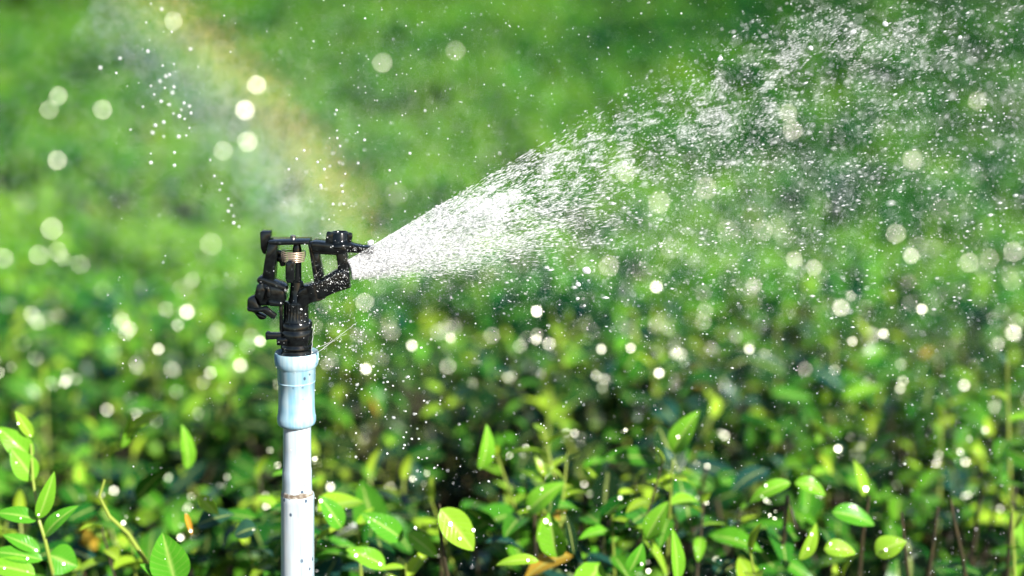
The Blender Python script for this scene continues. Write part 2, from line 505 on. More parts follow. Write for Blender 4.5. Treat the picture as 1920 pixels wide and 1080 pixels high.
def view_gap(x, y):     # nothing leans across the pipe, which stands in front
    return (np.abs(np.asarray(x)) < 0.035) & (np.asarray(y) < 0.045)
FILM_SPOTS = []
HERO_BEADS = []
def bush(x0, x1, y0, y1, label, dens=420, fill=3800):
    cx, cy = (x0 + x1) / 2, (y0 + y1) / 2
    root = empty('tea_bush', (cx, cy, 0), label, 'tea bush', 'tea bushes nearest the sprinkler')
    A = (x1 - x0) * (y1 - y0)
    # twigs
    tubes = []
    for i in range(int(A * 130) + 12):
        tx, ty = random.uniform(x0, x1), random.uniform(y0 + 0.02, y1)
        top = float(canopy(tx, ty)) - random.uniform(0.02, 0.12)
        bx, by = cx + (tx - cx) * 0.45, cy + (ty - cy) * 0.45
        zs = np.linspace(0.05, top, 6); us = np.linspace(0, 1, 6) ** 1.6
        pts = np.stack([bx + (tx - bx) * us + RNG.normal(0, .006, 6), by + (ty - by) * us + RNG.normal(0, .006, 6), zs], 1)
        tubes.append(tube_np(pts, np.linspace(0.006, 0.0018, 6)))
    V, F, _ = merge(tubes)
    link('branches', np_mesh('branches', V, F), M_TWIG, root)
    # old leaves, tinted darker with depth to paint in the inner shade
    n = int(A * fill)
    X = RNG.uniform(x0, x1, n); Y = RNG.uniform(y0, y1, n)
    k = ~view_gap(X, Y - 0.04) & (~hole(X, Y) | (RNG.random(n) < 0.2)); X, Y = X[k], Y[k]
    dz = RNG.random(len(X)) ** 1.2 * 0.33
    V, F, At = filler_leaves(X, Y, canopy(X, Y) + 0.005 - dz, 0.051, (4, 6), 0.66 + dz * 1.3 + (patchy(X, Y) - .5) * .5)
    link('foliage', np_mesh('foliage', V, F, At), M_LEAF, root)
    # young shoots
    ns = min(99, int(A * dens))
    for i in range(ns):
        x, y = random.uniform(x0, x1), random.uniform(y0, y1)
        if view_gap(x, y - 0.045) or (hole(x, y) and random.random() < 0.85): continue
        lm, sm = random.choice(SHOOTS)
        s = random.uniform(0.65, 1.12)
        o = bpy.data.objects.new('shoot', lm); COL.objects.link(o); o.parent = root
        zz = float(canopy(x, y)) - random.uniform(0.07, 0.17)
        o.location = (x - cx, y - cy, zz)
        o.rotation_euler = (random.gauss(0, .12), random.gauss(0, .14), random.uniform(0, 2 * PI))
        o.scale = (s, s, s)
        c = bpy.data.objects.new('stem', sm); COL.objects.link(c); c.parent = o
        if random.random() < 0.8: FILM_SPOTS.append((x + random.gauss(0, .022), y + random.gauss(0, .022), zz + random.uniform(0.04, 0.15)))
    return root
B_L = bush(-0.46, -0.03, 0.11, 0.50, 'foreground tea bush left of the white pipe with a sharp leafy sprig at its edge')
B_C = bush(-0.03, 0.36, 0.11, 0.50, 'foreground tea bush just right of the white pipe, with one broad lime leaf hanging')
B_R = bush(0.36, 0.78, 0.11, 0.50, 'foreground tea bush in the lower right corner, with bare twigs and dark gaps', 230, 2600)
bush(-0.85, -0.22, 0.50, 1.05, 'tea bush in the second row, at the left edge behind the leafy sprig')
bush(-0.22, 0.40, 0.50, 1.05, 'tea bush in the second row, directly behind the blue pipe collar', 250)
bush(0.40, 1.10, 0.50, 1.05, 'tea bush in the second row on the right, with yellow and orange leaf tips', 240)
bush(-1.05, -0.42, 1.05, 1.72, 'blurred tea bush in the third row at the far left, level with the collar', 225)
bush(-0.42, 0.18, 1.05, 1.72, 'blurred tea bush in the third row behind the sprinkler base', 235)
bush(0.18, 0.78, 1.05, 1.72, 'blurred tea bush in the third row under the middle of the spray', 235)
bush(0.78, 1.42, 1.05, 1.72, 'blurred tea bush in the third row at the right edge under the spray', 225)

# hand-placed leaves of the foreground: base px, tip px, width px, depth, bend, cup, colour, facing
def hero_leaf(parent, b, t, wpx, y, bend, cup, tint, face=(0.1, -1, 0.35), label=None, dy=0.0):
    p0, p1 = W(*b, y), W(*t, y + dy)
    d = p1 - p0
    L = d.length * (1 + 0.04 * bend * bend)
    d0 = np.array(d)[None]
    nr = np.array(face, float)[None]
    nr = unit(nr - unit(d0) * (nr * unit(d0)).sum())
    # start the leaf above the chord so that the curved blade ends on the tip
    sdv = np.cross(unit(d0), nr)
    ang = bend * 0.5
    dd = unit(d0) * math.cos(ang) + nr * math.sin(ang)
    nn = nr * math.cos(ang) - unit(d0) * math.sin(ang)
    V, F, A = leaves(np.array(p0)[None], dd, nn, np.array([L]), np.array([wpx * mpp(p0)]), np.array([bend]), np.array([cup]), np.array(tint)[None], (9, 16), wave=0.012)
    o = link('leaf', np_mesh('leaf', V, F, A), M_LEAF, parent)
    fn = nn[0] if nn[0][1] < 0 else -nn[0]
    for q in RNG.choice(len(V), RNG.integers(0, 4)): HERO_BEADS.append(V[q] * 0.8 + V[len(V) // 2] * 0.2 + fn * 0.0012)
    if label: o['label'] = label
    return o
def sprig(parent, pts, y, r0=0.0022, mat=None):
    P = np.array([W(px, py, y + dy) for px, py, dy in pts])
    V, F, _ = tube_np(P, np.linspace(r0, r0 * 0.5, len(P)), 8)
    return link('twig', np_mesh('twig', V, F), mat or M_STEM, parent)
G1 = (0.065, 0.26, 0.015); G2 = (0.13, 0.34, 0.02); G4 = (0.20, 0.37, 0.025)
sprig(B_L, [(300, 1120, .03), (272, 1050, .015), (240, 1000, .01), (205, 968, .0), (186, 930, 0), (196, 900, 0)], 0.05)
hero_leaf(B_L, (72, 972), (102, 884), 30, .045, .35, .5, G2, (0.5, -1, .2))
hero_leaf(B_L, (70, 975), (-8, 962), 34, .05, .7, .3, G1, (0, -.7, .8))
hero_leaf(B_L, (84, 1005), (148, 948), 34, .05, .8, .35, G1, (-.35, -.9, .6))
hero_leaf(B_L, (75, 1035), (5, 1003), 30, .055, .5, .4, G1, (0, -.6, .8))
hero_leaf(B_L, (80, 1050), (-20, 1035), 34, .05, .6, .3, G1, (0, -.7, .8))
hero_leaf(B_L, (92, 1040), (146, 1062), 60, .06, .3, .2, G1, (.2, -1, .4))
hero_leaf(B_L, (60, 860), (-4, 800), 44, .10, .8, .35, G2, (.2, -.9, .5))
hero_leaf(B_L, (64, 900), (20, 840), 46, .09, .4, .3, G2, (.5, -.9, .3))
hero_leaf(B_L, (60, 820), (28, 770), 22, .10, .4, .5, G4, (.6, -.9, .2))
hero_leaf(B_L, (66, 1078), (-30, 1060), 46, .04, .6, .3, G2, (0, -.6, .9))
sprig(B_L, [(112, 1120, .03), (98, 1070, 0), (84, 1010, 0), (72, 972, 0), (62, 900, .03), (58, 830, .05)], 0.05, 0.0018)
hero_leaf(B_L, (330, 1096), (305, 998), 74, .03, .15, .25, G1, (0.1, -1, .25), 'sharp broad upright leaf beside the pipe')
hero_leaf(B_L, (345, 1100), (262, 1058), 30, .03, .4, .3, G1, (0, -.8, .7))
hero_leaf(B_L, (232, 820), (308, 770), 26, .16, 1.0, .4, G4, (0.1, -.8, .7))
hero_leaf(B_L, (228, 840), (244, 770), 20, .16, .9, .5, G2, (.8, -.8, .3))
hero_leaf(B_L, (352, 880), (340, 795), 30, .18, .7, .4, G2, (.7, -.8, .3))
hero_leaf(B_L, (370, 985), (440, 965), 44, .12, .6, .3, (0.018, 0.075, 0.045), (0, -.6, .9), 'dark blue-green old leaf')
hero_leaf(B_L, (480, 990), (440, 1005), 44, .10, .6, .3, (0.016, 0.065, 0.045), (0, -.6, .9))
hero_leaf(B_L, (348, 962), (360, 1003), 10, .09, .4, .5, (0.5, 0.22, 0.02), (0.4, -1, .2), 'small withered orange leaf')
hero_leaf(B_L, (372, 930), (410, 965), 26, .10, .5, .4, G4, (0.4, -1, .3))
hero_leaf(B_C, (826, 954), (888, 1032), 58, .06, .35, .3, G4, (0.25, -1, .45), 'broad lime leaf hanging to the right')
sprig(B_C, [(850, 1130, .02), (835, 1060, .01), (826, 1000, .0), (824, 945, 0)], 0.065, 0.0024, M_TWIG)
hero_leaf(B_C, (755, 1012), (676, 962), 44, .10, .8, .35, G1, (.1, -.9, .7))
hero_leaf(B_C, (722, 1062), (648, 1030), 38, .08, .8, .35, G2, (.1, -.8, .7))
hero_leaf(B_C, (765, 1000), (820, 1045), 36, .09, .8, .35, G2, (.1, -.9, .6))
hero_leaf(B_C, (1046, 1045), (1030, 960), 52, .09, .35, .5, G2, (-.35, -1, .3), 'upright leaf folded along its midrib')
hero_leaf(B_C, (1076, 1040), (1060, 962), 24, .10, .3, .3, DARK, (.5, -1, .3))
hero_leaf(B_C, (900, 880), (912, 795), 34, .16, .9, .4, G2, (.6, -.9, .35))
hero_leaf(B_C, (1180, 1072), (1205, 1018), 36, .08, .5, .4, G1, (.3, -1, .4))
hero_leaf(B_C, (1212, 1010), (1254, 940), 40, .10, .4, .3, G2, (-.5, -1, .4), 'pale wet leaf beaded with drops')
hero_leaf(B_C, (990, 962), (1060, 905), 44, .15, 1.0, .3, G2, (0, -.7, .9))
hero_leaf(B_C, (1010, 1052), (930, 1060), 24, .07, .9, .3, G4, (0, -.6, .9))
hero_leaf(B_C, (640, 990), (598, 930), 40, .09, .7, .3, G1, (.4, -.9, .6))
hero_leaf(B_R, (1262, 850), (1312, 770), 44, .20, .8, .35, G2, (-.5, -.9, .5), 'tall arching green leaf')
hero_leaf(B_R, (1482, 905), (1404, 945), 30, .14, 1.2, .3, G2, (0, -.7, .9))
hero_leaf(B_R, (1490, 905), (1548, 930), 34, .15, 1.2, .3, G2, (0, -.7, .9))
hero_leaf(B_R, (1642, 1040), (1700, 1015), 46, .10, .9, .3, G4, (0, -.7, .9), 'yellow-green leaf arching over dark gap')
hero_leaf(B_R, (1545, 1030), (1605, 1038), 38, .10, .9, .3, G4, (0, -.7, .9))
hero_leaf(B_R, (1500, 1050), (1530, 980), 30, .10, .5, .4, G4, (.5, -1, .4))
hero_leaf(B_R, (1620, 930), (1600, 862), 26, .20, .5, .4, G4, (.5, -1, .4))
hero_leaf(B_R, (1560, 960), (1640, 985), 44, .13, .7, .3, G1, (0, -.7, .9))
hero_leaf(B_R, (1270, 1090), (1260, 990), 30, .08, .4, .4, G2, (.5, -1, .3))
for (x, y0_, y1_, lean) in ((1480, 930, 990, 12), (1800, 1050, 935, -18), (1890, 1080, 960, 6), (1700, 1080, 960, -10), (1745, 1075, 950, 14), (1620, 1000, 930, 10)):
    sprig(B_R, [(x - lean, y0_ + 90, .02), (x - lean * .3, y0_, .01), (x + lean * .4, (y0_ + y1_) / 2, 0), (x + lean, y1_, 0)], 0.14, 0.0022, M_TWIG)

# ------------------------------------------------------------------ water discs added for glints, tilted to mirror the sun
def discs(P, nrm, r, seg=8, thick=0.25):
    n = len(P)
    nrm = unit(nrm)
    a = unit(np.cross(nrm, np.array((0.31, 0.2, 0.93)))); b = np.cross(nrm, a)
    th = np.arange(seg) * 2 * PI / seg
    ring = np.cos(th)[None, :, None] * a[:, None] + np.sin(th)[None, :, None] * b[:, None]
    top = P[:, None] + ring * r[:, None, None]
    low = P[:, None] + ring * (r * 1.1)[:, None, None] - nrm[:, None] * (r * thick)[:, None, None]
    V = np.concatenate([top, low], 1).reshape(-1, 3)
    k = 2 * seg
    F4 = np.array([(j, seg + j, seg + (j + 1) % seg, (j + 1) % seg) for j in range(seg)] + [(0, 2 * q + 1, 2 * q + 2, 2 * q + 3) for q in range(seg // 2 - 1)])
    F = (F4[None] + (np.arange(n) * k)[:, None, None]).reshape(-1, 4)
    return V, F, {}
def build_films():
    X, Y = scatter(0.75, 5.5, 75)
    k = RNG.random(len(X)) < np.clip(1.7 / (Y + 0.3), 0, 1) ** 1.5 * np.clip(1.25 - 0.35 * Y * (Y > 2) + 0.4 * (Y > 2), 0.15, 1)
    X, Y = X[k], Y[k]
    Z = canopy(X, Y) + RNG.uniform(0.02, 0.13, len(X))
    P = np.concatenate([np.stack([X, Y, Z], 1), np.concatenate([np.array(FILM_SPOTS) + RNG.normal(0, (0.006, 0.004, 0.006), (len(FILM_SPOTS), 3)) for _ in range(4)]), np.array(HERO_BEADS)])
    P = P[RNG.random(len(P)) < np.where(P[:, 1] < 1.7, 0.62, 0.75)]
    v = unit(np.array(CAM)[None] - P)
    h = unit(v + np.array(SUN)[None])
    sig = 0.034
    nr = unit(h + RNG.normal(0, sig, P.shape))
    r = RNG.uniform(0.0007, 0.0021, len(P))  * (0.65 + 0.85 * np.clip((P[:, 1]) / 1.5, 0, 2.2)) * RNG.uniform(0.35, 1.2, len(P))
    V, F, _ = discs(P, nr, r)
    o = link('water_glints', np_mesh('water_glints', V, F, smooth=False), M_FILM)
    tag(o, 'flat water discs added as sun glints over the tea leaves', 'water', kind='stuff')
build_films()

# ------------------------------------------------------------------ the riser pipe
AXIS = 557
def lathe(prof, cx=AXIS, seg=48, y=0.0, knurl=0, kamp=0.0, krange=None, cap_top=True, cap_bottom=True):
    """prof: list of (radius px, py) at photograph scale"""
    bm = bmesh.new(); rows = []
    for (r, py) in prof:
        c = W(cx, py, y); m = mpp(c); row = []
        for j in range(seg):
            th = 2 * PI * j / seg
            rr = r * m
            if knurl and krange[0] <= py <= krange[1]: rr *= 1 + kamp * (1 if math.cos(knurl * th) > 0 else -1)
            row.append(bm.verts.new((c.x + rr * math.cos(th), y + rr * math.sin(th), c.z)))
        rows.append(row)
    for a, b in zip(rows[:-1], rows[1:]):
        for j in range(seg): bm.faces.new((a[j], a[(j + 1) % seg], b[(j + 1) % seg], b[j]))
    if cap_top: bm.faces.new(rows[0])
    if cap_bottom: bm.faces.new(rows[-1][::-1])
    return bm
base = W(AXIS, 660)
pipe = empty('riser_pipe', (base.x, 0, 0), 'white PVC riser pipe with a pale blue collar standing up out of the tea', 'pipe')
cp = [(33, 668), (37.5, 660), (40, 659), (41.5, 662), (41.5, 676), (40, 683), (37, 688), (35.5, 690), (35.5, 711), (34.6, 712), (34.6, 713.5), (35.2, 715), (34.2, 716), (33.8, 745),
      (34, 765), (35, 776), (36.2, 781), (36, 789), (34.5, 794), (30, 797), (27, 797)]
bm_obj('collar', lathe(cp, 556, 64), M_COLLAR, pipe, angle=50)
bm_obj('upper_pipe', lathe([(25, 790), (26, 797), (26.2, 840), (26.4, 878), (27.4, 880), (27.6, 900), (28, 931)], 557, 64), M_PIPE, pipe)
bm_obj('lower_pipe', lathe([(28.4, 926), (30.6, 926), (31.6, 930), (31, 938), (30.8, 1000), (31.4, 1200), (32, 2600)], 558, 64), M_PIPE, pipe)
def mud_ring():
    c = W(557, 926); m = mpp(c); bm = bmesh.new(); seg = 72; rows = []
    for k_, (r, dz) in enumerate(((27.2, 5.5), (28.6, 4), (29.6, .5), (30, -1.0))):
        row = []
        for j in range(seg):
            th = 2 * PI * j / seg
            wob = 0.6 + 0.9 * float(N2(3 + 2.2 * math.cos(th), 3 + 2.2 * math.sin(th)))
            row.append(bm.verts.new((c.x + r * m * math.cos(th), r * m * math.sin(th), c.z + dz * (1.7 if dz > 0 else 1) * wob * m)))
        rows.append(row)
    for a, b in zip(rows[:-1], rows[1:]):
        for j in range(seg): bm.faces.new((a[j], a[(j + 1) % seg], b[(j + 1) % seg], b[j]))
    bm_obj('mud_ring', bm, M_MUD, pipe)
mud_ring()

# ------------------------------------------------------------------ the impact sprinkler
MM = 0.001
def prism_into(bm, poly, y0, y1, bev=0.8, seg=2):
    """outline in the enlarged crop's coordinates, extruded from y0 to y1 mm, edges bevelled"""
    ym = 0.5 * (y0 + y1) * MM
    b2 = bmesh.new()
    pts = [Q(x, y, ym) for x, y in poly]
    f = [b2.verts.new((p.x, y0 * MM, p.z)) for p in pts]
    g = [b2.verts.new((p.x, y1 * MM, p.z)) for p in pts]
    n = len(pts)
    b2.faces.new(f); b2.faces.new(g[::-1])
    for i in range(n): b2.faces.new((f[i], g[i], g[(i + 1) % n], f[(i + 1) % n]))
    bmesh.ops.recalc_face_normals(b2, faces=b2.faces[:])
    if bev: bmesh.ops.bevel(b2, geom=b2.edges[:], offset=bev * MM, segments=seg, profile=0.5, affect='EDGES', clamp_overlap=True)
    me = bpy.data.meshes.new('tmp'); b2.to_mesh(me); b2.free()
    bm.from_mesh(me); bpy.data.meshes.remove(me)
def rod_into(bm, a, b, r0, r1, seg=24, inner=None):
    a, b = Vector(a), Vector(b); ax = (b - a).normalized()
    u = ax.orthogonal().normalized(); v = ax.cross(u)
    rows = []
    prof = [(0.0, r0 * .9), (0.02, r0), (0.97, r1), (1.0, r1 * .93)]
    if inner: prof += [(1.0, inner), (0.8, inner)]
    for t, r in prof:
        c = a.lerp(b, t)
        rows.append([bm.verts.new(c + r * (math.cos(2 * PI * j / seg) * u + math.sin(2 * PI * j / seg) * v)) for j in range(seg)])
    for p, q in zip(rows[:-1], rows[1:]):
        for j in range(seg): bm.faces.new((p[j], p[(j + 1) % seg], q[(j + 1) % seg], q[j]))
    bm.faces.new(rows[0][::-1]); bm.faces.new(rows[-1])
def qpx(prof): return [(r / 3.6, 400 + y / 3.6) for r, y in prof]
hb = Q(419, 960)
head = empty('impact_sprinkler', (hb.x, 0, hb.z), 'wet black plastic impact sprinkler screwed into the blue pipe collar, spraying water', 'sprinkler')
CXB = 440 + 419 / 3.6
bm_obj('threaded_base', lathe(qpx([(60, 722), (98, 724), (106, 735), (107, 768), (103, 772), (103, 780), (109, 788), (109, 858), (102, 868), (102, 880), (108, 887), (108, 905), (100, 914), (100, 928), (106, 936), (106, 950), (98, 972), (94, 1010)]), CXB, 48), M_BLACK, head)
bm_obj('knurled_nut', lathe(qpx([(50, 590), (74, 594), (82, 604), (83, 640), (84, 706), (88, 714), (90, 727)]), 440 + 414 / 3.6, 120, knurl=24, kamp=0.018, krange=(567, 597)), M_BLACK, head, angle=30)
bm_obj('pivot_post', lathe(qpx([(22, 205), (30, 235), (30, 330), (30, 452), (42, 462), (46, 500), (52, 560), (66, 604)]), 440 + 421 / 3.6, 32), M_BLACK, head)
bm_obj('pivot_pin', lathe(qpx([(15, 148), (18, 151), (18, 166), (16.5, 168), (18, 170), (18, 200)]), 440 + 394 / 3.6, 24), M_STEEL, head)
bm = bmesh.new()
prism_into(bm, [(347, 335), (356, 320), (378, 314), (400, 320), (410, 335), (408, 440), (396, 465), (360, 465), (347, 440)], -16, -7.5, 1.6, 3)
bm_obj('front_tab', bm, M_BLACK, head)
# spring
c0, c1 = Q(397, 252), Q(395, 326)
pts = []
for i in range(6 * 22 + 1):
    t = i / (6 * 22); th = 2 * PI * 6 * t + 2.6
    r = (8.6 + 0.5 * math.sin(t * 5)) * MM
    pts.append((c0.x + (c1.x - c0.x) * t + r * math.cos(th), r * math.sin(th) * 0.95, c0.z + (c1.z - c0.z) * t))
pts += [(pts[-1][0] - .004, pts[-1][1] - .001, pts[-1][2] - .0025)]
V, F, _ = tube_np(pts, np.full(len(pts), 0.42 * MM), 8)
link('spring', np_mesh('spring', V, F), M_SPRING, head)
# bridge: top plate, left leg, lower bar, right leg
bm = bmesh.new()
prism_into(bm, [(238, 172), (512, 172), (515, 196), (300, 202), (245, 196)], -10.5, 9, 0.9)
prism_into(bm, [(236, 186), (300, 192), (292, 250), (274, 448), (192, 436), (212, 300)], -8.2, 6.5, 1.2)
prism_into(bm, [(160, 428), (176, 418), (205, 420), (352, 478), (366, 500), (352, 524), (162, 455)], -10.8, 4.5, 1.5)
prism_into(bm, [(498, 186), (528, 190), (534, 240), (566, 392), (584, 460), (550, 482), (540, 440), (512, 260)], -6.4, 6.2, 1.0)
bm_obj('bridge', bm, M_BLACK, head)
# nozzle arm with its barrel and struts
bm = bmesh.new()
prism_into(bm, [(430, 520), (455, 492), (545, 456), (592, 434), (690, 372), (742, 362), (772, 400), (786, 462), (744, 498), (592, 568), (505, 602), (470, 640), (424, 640)], -7.6, 7.4, 3.0, 4)
rod_into(bm, Q(556, 528, -.001), Q(772, 458, -.001), 5.4 * MM, 5.0 * MM, 28, 2.4 * MM)
prism_into(bm, [(533, 250), (574, 254), (580, 300), (606, 420), (566, 440)], -5.2, 5.0, 0.9)
prism_into(bm, [(686, 254), (760, 250), (768, 330), (780, 440), (690, 420), (700, 350)], -5.6, 5.4, 1.4, 3)
rod_into(bm, Q(520, 470, 0) + Vector((0, 0, 0)), Q(545, 585, 0), 8.4 * MM, 8.2 * MM, 24)
bm_obj('nozzle_arm', bm, M_BLACK, head)
# deflector beam, cap and vane
bm = bmesh.new()
prism_into(bm, [(520, 182), (545, 180), (640, 190), (762, 214), (764, 258), (700, 262), (528, 240)], -9.2, 8.4, 1.2, 3)
prism_into(bm, [(530, 236), (700, 258), (700, 272), (536, 262)], -7.6, 7.0, 0.5)
bm_obj('deflector_beam', bm, M_BLACK, head)
bm = lathe(qpx([(38, 190), (42, 132), (48, 124), (54, 124), (59, 130), (60, 178), (66, 188), (84, 196), (92, 206), (92, 218), (80, 226)]), 440 + 708 / 3.6, 48, cap_top=True)
prism_into(bm, [(622, 124), (632, 122), (664, 128), (664, 200), (612, 200)], -5.4, -2.2, 0.5)
prism_into(bm, [(752, 126), (792, 132), (796, 158), (786, 196), (752, 196)], -1.0, 2.4, 0.5)
bm_obj('deflector_cap', bm, M_BLACK, head)
bm = bmesh.new()
prism_into(bm, [(735, 205), (772, 190), (806, 206), (858, 216), (930, 218), (946, 226), (946, 262), (930, 268), (866, 262), (740, 256)], -5.6, 5.6, 2.0, 4)
bm_obj('deflector_vane', bm, M_BLACK, head)
bm = bmesh.new()
prism_into(bm, [(178, 122), (186, 116), (248, 118), (248, 160), (236, 220), (214, 272), (196, 262), (182, 226)], 5, 15, 1.0)
prism_into(bm, [(230, 225), (345, 262), (345, 300), (225, 262)], 7, 11, 0.8)
prism_into(bm, [(286, 290), (346, 286), (346, 350), (312, 354), (310, 326), (288, 318)], 1, 9, 0.8)
bm_obj('counterweight', bm, M_BLACK, head)
# trip mechanism
bm = bmesh.new()
prism_into(bm, [(158, 470), (205, 448), (345, 500), (352, 590), (300, 612), (176, 614), (138, 552)], -11, 3, 2.2, 3)
prism_into(bm, [(150, 480), (190, 470), (212, 520), (182, 612), (138, 556)], -15.5, -9.5, 1.5, 2)
prism_into(bm, [(212, 486), (240, 492), (250, 560), (216, 572)], -15, -10, 1.6, 3)
prism_into(bm, [(222, 572), (330, 590), (332, 628), (236, 622)], -14, -6, 2.0, 3)
bm_obj('trip_mechanism', bm, M_BLACK, head)
bm = bmesh.new()
prism_into(bm, [(92, 566), (142, 546), (168, 612), (188, 640), (150, 668), (88, 648)], -13, -2.5, 1.5, 2)
prism_into(bm, [(84, 646), (92, 634), (158, 640), (212, 626), (286, 682), (272, 710), (250, 706), (190, 664), (96, 660)], -17, -11.8, 0.8, 2)
prism_into(bm, [(128, 660), (180, 672), (222, 694), (206, 714), (170, 712)], -11, -4, 1.4, 3)
bm_obj('trip_lever', bm, M_BLACK, head)
bm = bmesh.new()
prism_into(bm, [(300, 600), (326, 600), (324, 800), (304, 800)], -7.2, -4.2, 0.6)
prism_into(bm, [(210, 800), (224, 796), (238, 804), (318, 806), (318, 842), (236, 846), (214, 850)], -9.5, -2, 0.9)
prism_into(bm, [(286, 836), (352, 832), (362, 850), (360, 886), (288, 886)], -14.2, -6, 1.2)
bm_obj('stop_tab', bm, M_BLACK, head)

# ------------------------------------------------------------------ water
OCT_V = np.array([(1, 0, 0), (-1, 0, 0), (0, 1, 0), (0, -1, 0), (0, 0, 1), (0, 0, -1)], float)
OCT_F = np.array([(0, 2, 4), (2, 1, 4), (1, 3, 4), (3, 0, 4), (2, 0, 5), (1, 2, 5), (3, 1, 5), (0, 3, 5)])
def drops(P, r, tint, axis=None, stretch=None):
    n = len(P)
    if axis is None:
        V = P[:, None] + OCT_V[None] * r[:, None, None]
    else:
        a = unit(axis); b = unit(np.cross(a, np.array((0.1, 0.99, 0.05)))); c = np.cross(a, b)
        V = P[:, None] + (OCT_V[None, :, 0:1] * (r * stretch)[:, None, None]) * a[:, None] + (OCT_V[None, :, 1:2] * r[:, None, None]) * b[:, None] + (OCT_V[None, :, 2:3] * r[:, None, None]) * c[:, None]
    F = (OCT_F[None] + (np.arange(n) * 6)[:, None, None]).reshape(-1, 3)
    return V.reshape(-1, 3), F, {'tint': np.repeat(tint[:, None], 6, 1).reshape(-1, 3)}
def px_to_world(PX, PY, Yd):
    f = np.array(FWD); u = np.array(UPV); x = np.array((1., 0, 0))
    d = f[None] * FPX + x[None] * (PX - 960)[:, None] - u[None] * (PY - 540)[:, None]
    k = (Yd - CAM.y) / d[:, 1]
    return np.array(CAM)[None] + d * k[:, None]
WHITE = np.array((0.96, 0.965, 0.97))
S1, S2, S3 = VNoise(21), VNoise(22), VNoise(23)
NOZ = (597., 521.)                # where the fan of water seems to start from
def fan(r, a_deg, spread):
    """polar place in the vertical fan of the jet -> world, with a sideways cone spread"""
    a = np.radians(a_deg)
    PX = NOZ[0] + r * np.cos(a); PY = NOZ[1] - r * np.sin(a)
    Yd = RNG.normal(0, 1, len(r)) * spread * r * 0.0004
    return px_to_world(PX, PY, Yd), np.stack([np.cos(a), RNG.normal(0, .05, len(r)), np.sin(a)], 1)
def ripple(r, a):
    """torn sheets: ridges that lean across the stream, broken up by lumps"""
    ph = r / 46 - a * 0.20 + 2.6 * S3(r / 110, a / 4)
    ridge = S1(ph * 1.7, a * 0.33 + r / 260)
    lump = S2(r / 15 + a * .2, a * 1.5 * (0.6 + r / 900))
    return 0.56 * ridge + 0.44 * lump
def build_spray():
    out = []
    # 1 the white root of the jet
    n = 140000
    r = 64 + 620 * RNG.random(n) ** 1.5
    a = RNG.uniform(-6, 33, n)
    a = np.where(a > 31, 31 - 3 * RNG.random(n) ** 2, a)
    t = np.clip((r - 64) / 620, 0, 1)
    body = np.exp(-((a - (16 + 5 * t)) / (13.5 - 4 * t)) ** 4)
    keep = RNG.random(n) < body * (1 - t) ** 1.2 * np.clip(1.0 - 1.2 * t + 1.3 * (ripple(r, a) - 0.35), 0, 1)
    r, a = r[keep], a[keep]
    P, ax = fan(r, a, 0.10)
    out.append(drops(P, RNG.uniform(0.05, 0.12, len(r)) * MM * (0.8 + r / 450), np.tile(WHITE, (len(r), 1)), ax, RNG.uniform(6, 20, len(r))))
    # 2 the torn band of water along the upper edge
    n = 150000
    r = 150 + 1450 * RNG.random(n) ** 0.9
    a = 22.8 + r * 0.0009 + RNG.normal(0, 3.5, n)
    k = np.clip((ripple(r, a) - 0.42) * 3.4, 0.03, 1) * np.clip(1.05 - r / 1550, 0.1, 1) * np.clip((r - 120) / 240, 0, 1)
    k = k * np.clip((32 - a) / 5.0, 0, 1)
    keep = RNG.random(n) < k * 0.75
    r, a = r[keep], a[keep]
    P, ax = fan(r, a, 0.28)
    out.append(drops(P, RNG.uniform(0.06, 0.21, len(r)) * MM * (0.8 + r / 3200), np.tile(WHITE, (len(r), 1)), ax, RNG.uniform(2.0, 6.0, len(r)) * (1 + r / 2500)))
    # 3 finer streaks above and below the band
    n = 26000
    r = 120 + 1500 * RNG.random(n) ** 0.75
    a = 15 - r * 0.001 + RNG.normal(0, 9.5, n)
    ok = (a < 32.5) & (a > -22) & (RNG.random(n) < (0.1 + 1.0 * S2(r / 60 + a, a / 2.5)))
    r, a = r[ok], a[ok]
    P, ax = fan(r, a, 0.4)
    out.append(drops(P, RNG.exponential(0.11, len(r)) * MM + 0.12 * MM, np.tile(WHITE, (len(r), 1)), ax, RNG.uniform(1.5, 3.6, len(r))))
    # 4 mist of the fan drifting down to the right
    n = 9000
    r = 60 + 1450 * RNG.random(n) ** 0.62
    a = 4 - r * 0.002 + RNG.normal(0, 11, n)
    ok = (a < 32) & (a > -36)
    r, a = r[ok], a[ok]
    P, ax = fan(r, a, 0.7)
    out.append(drops(P, RNG.exponential(0.08, len(r)) * MM + 0.12 * MM, np.tile(WHITE, (len(r), 1))))
    # 5 sprinkled drops all around
    n = 5200
    PX = RNG.uniform(200, 1960, n); PY = RNG.uniform(-30, 1100, n)
    ok = RNG.random(n) < np.where(PX > 600, 0.95, 0.30)
    PX, PY = PX[ok], PY[ok]
    P = px_to_world(PX, PY, RNG.normal(0.03, 0.07, len(PX)))
    out.append(drops(P, RNG.exponential(0.16, len(PX)) * MM + 0.12 * MM, np.tile(WHITE, (len(PX), 1))))
    # 6 around the nozzle, clinging to the arm and falling under it
    n = 900
    PX = RNG.normal(650, 55, n); PY = RNG.normal(600, 75, n)
    P = px_to_world(PX, PY, RNG.normal(0.0, 0.012, n))
    out.append(drops(P, RNG.exponential(0.16, n) * MM + 0.12 * MM, np.tile(WHITE, (n, 1))))
    n = 210
    QX = RNG.uniform(500, 790, n); QY = RNG.normal(440, 48, n)
    P = px_to_world(440 + QX / 3.6, 400 + QY / 3.6, RNG.uniform(-0.0088, -0.0076, n))
    out.append(drops(P, RNG.exponential(0.10, n) * MM + 0.07 * MM, np.tile(WHITE, (n, 1))))
    n = 90
    QX = RNG.uniform(760, 950, n); QY = RNG.normal(250, 13, n)
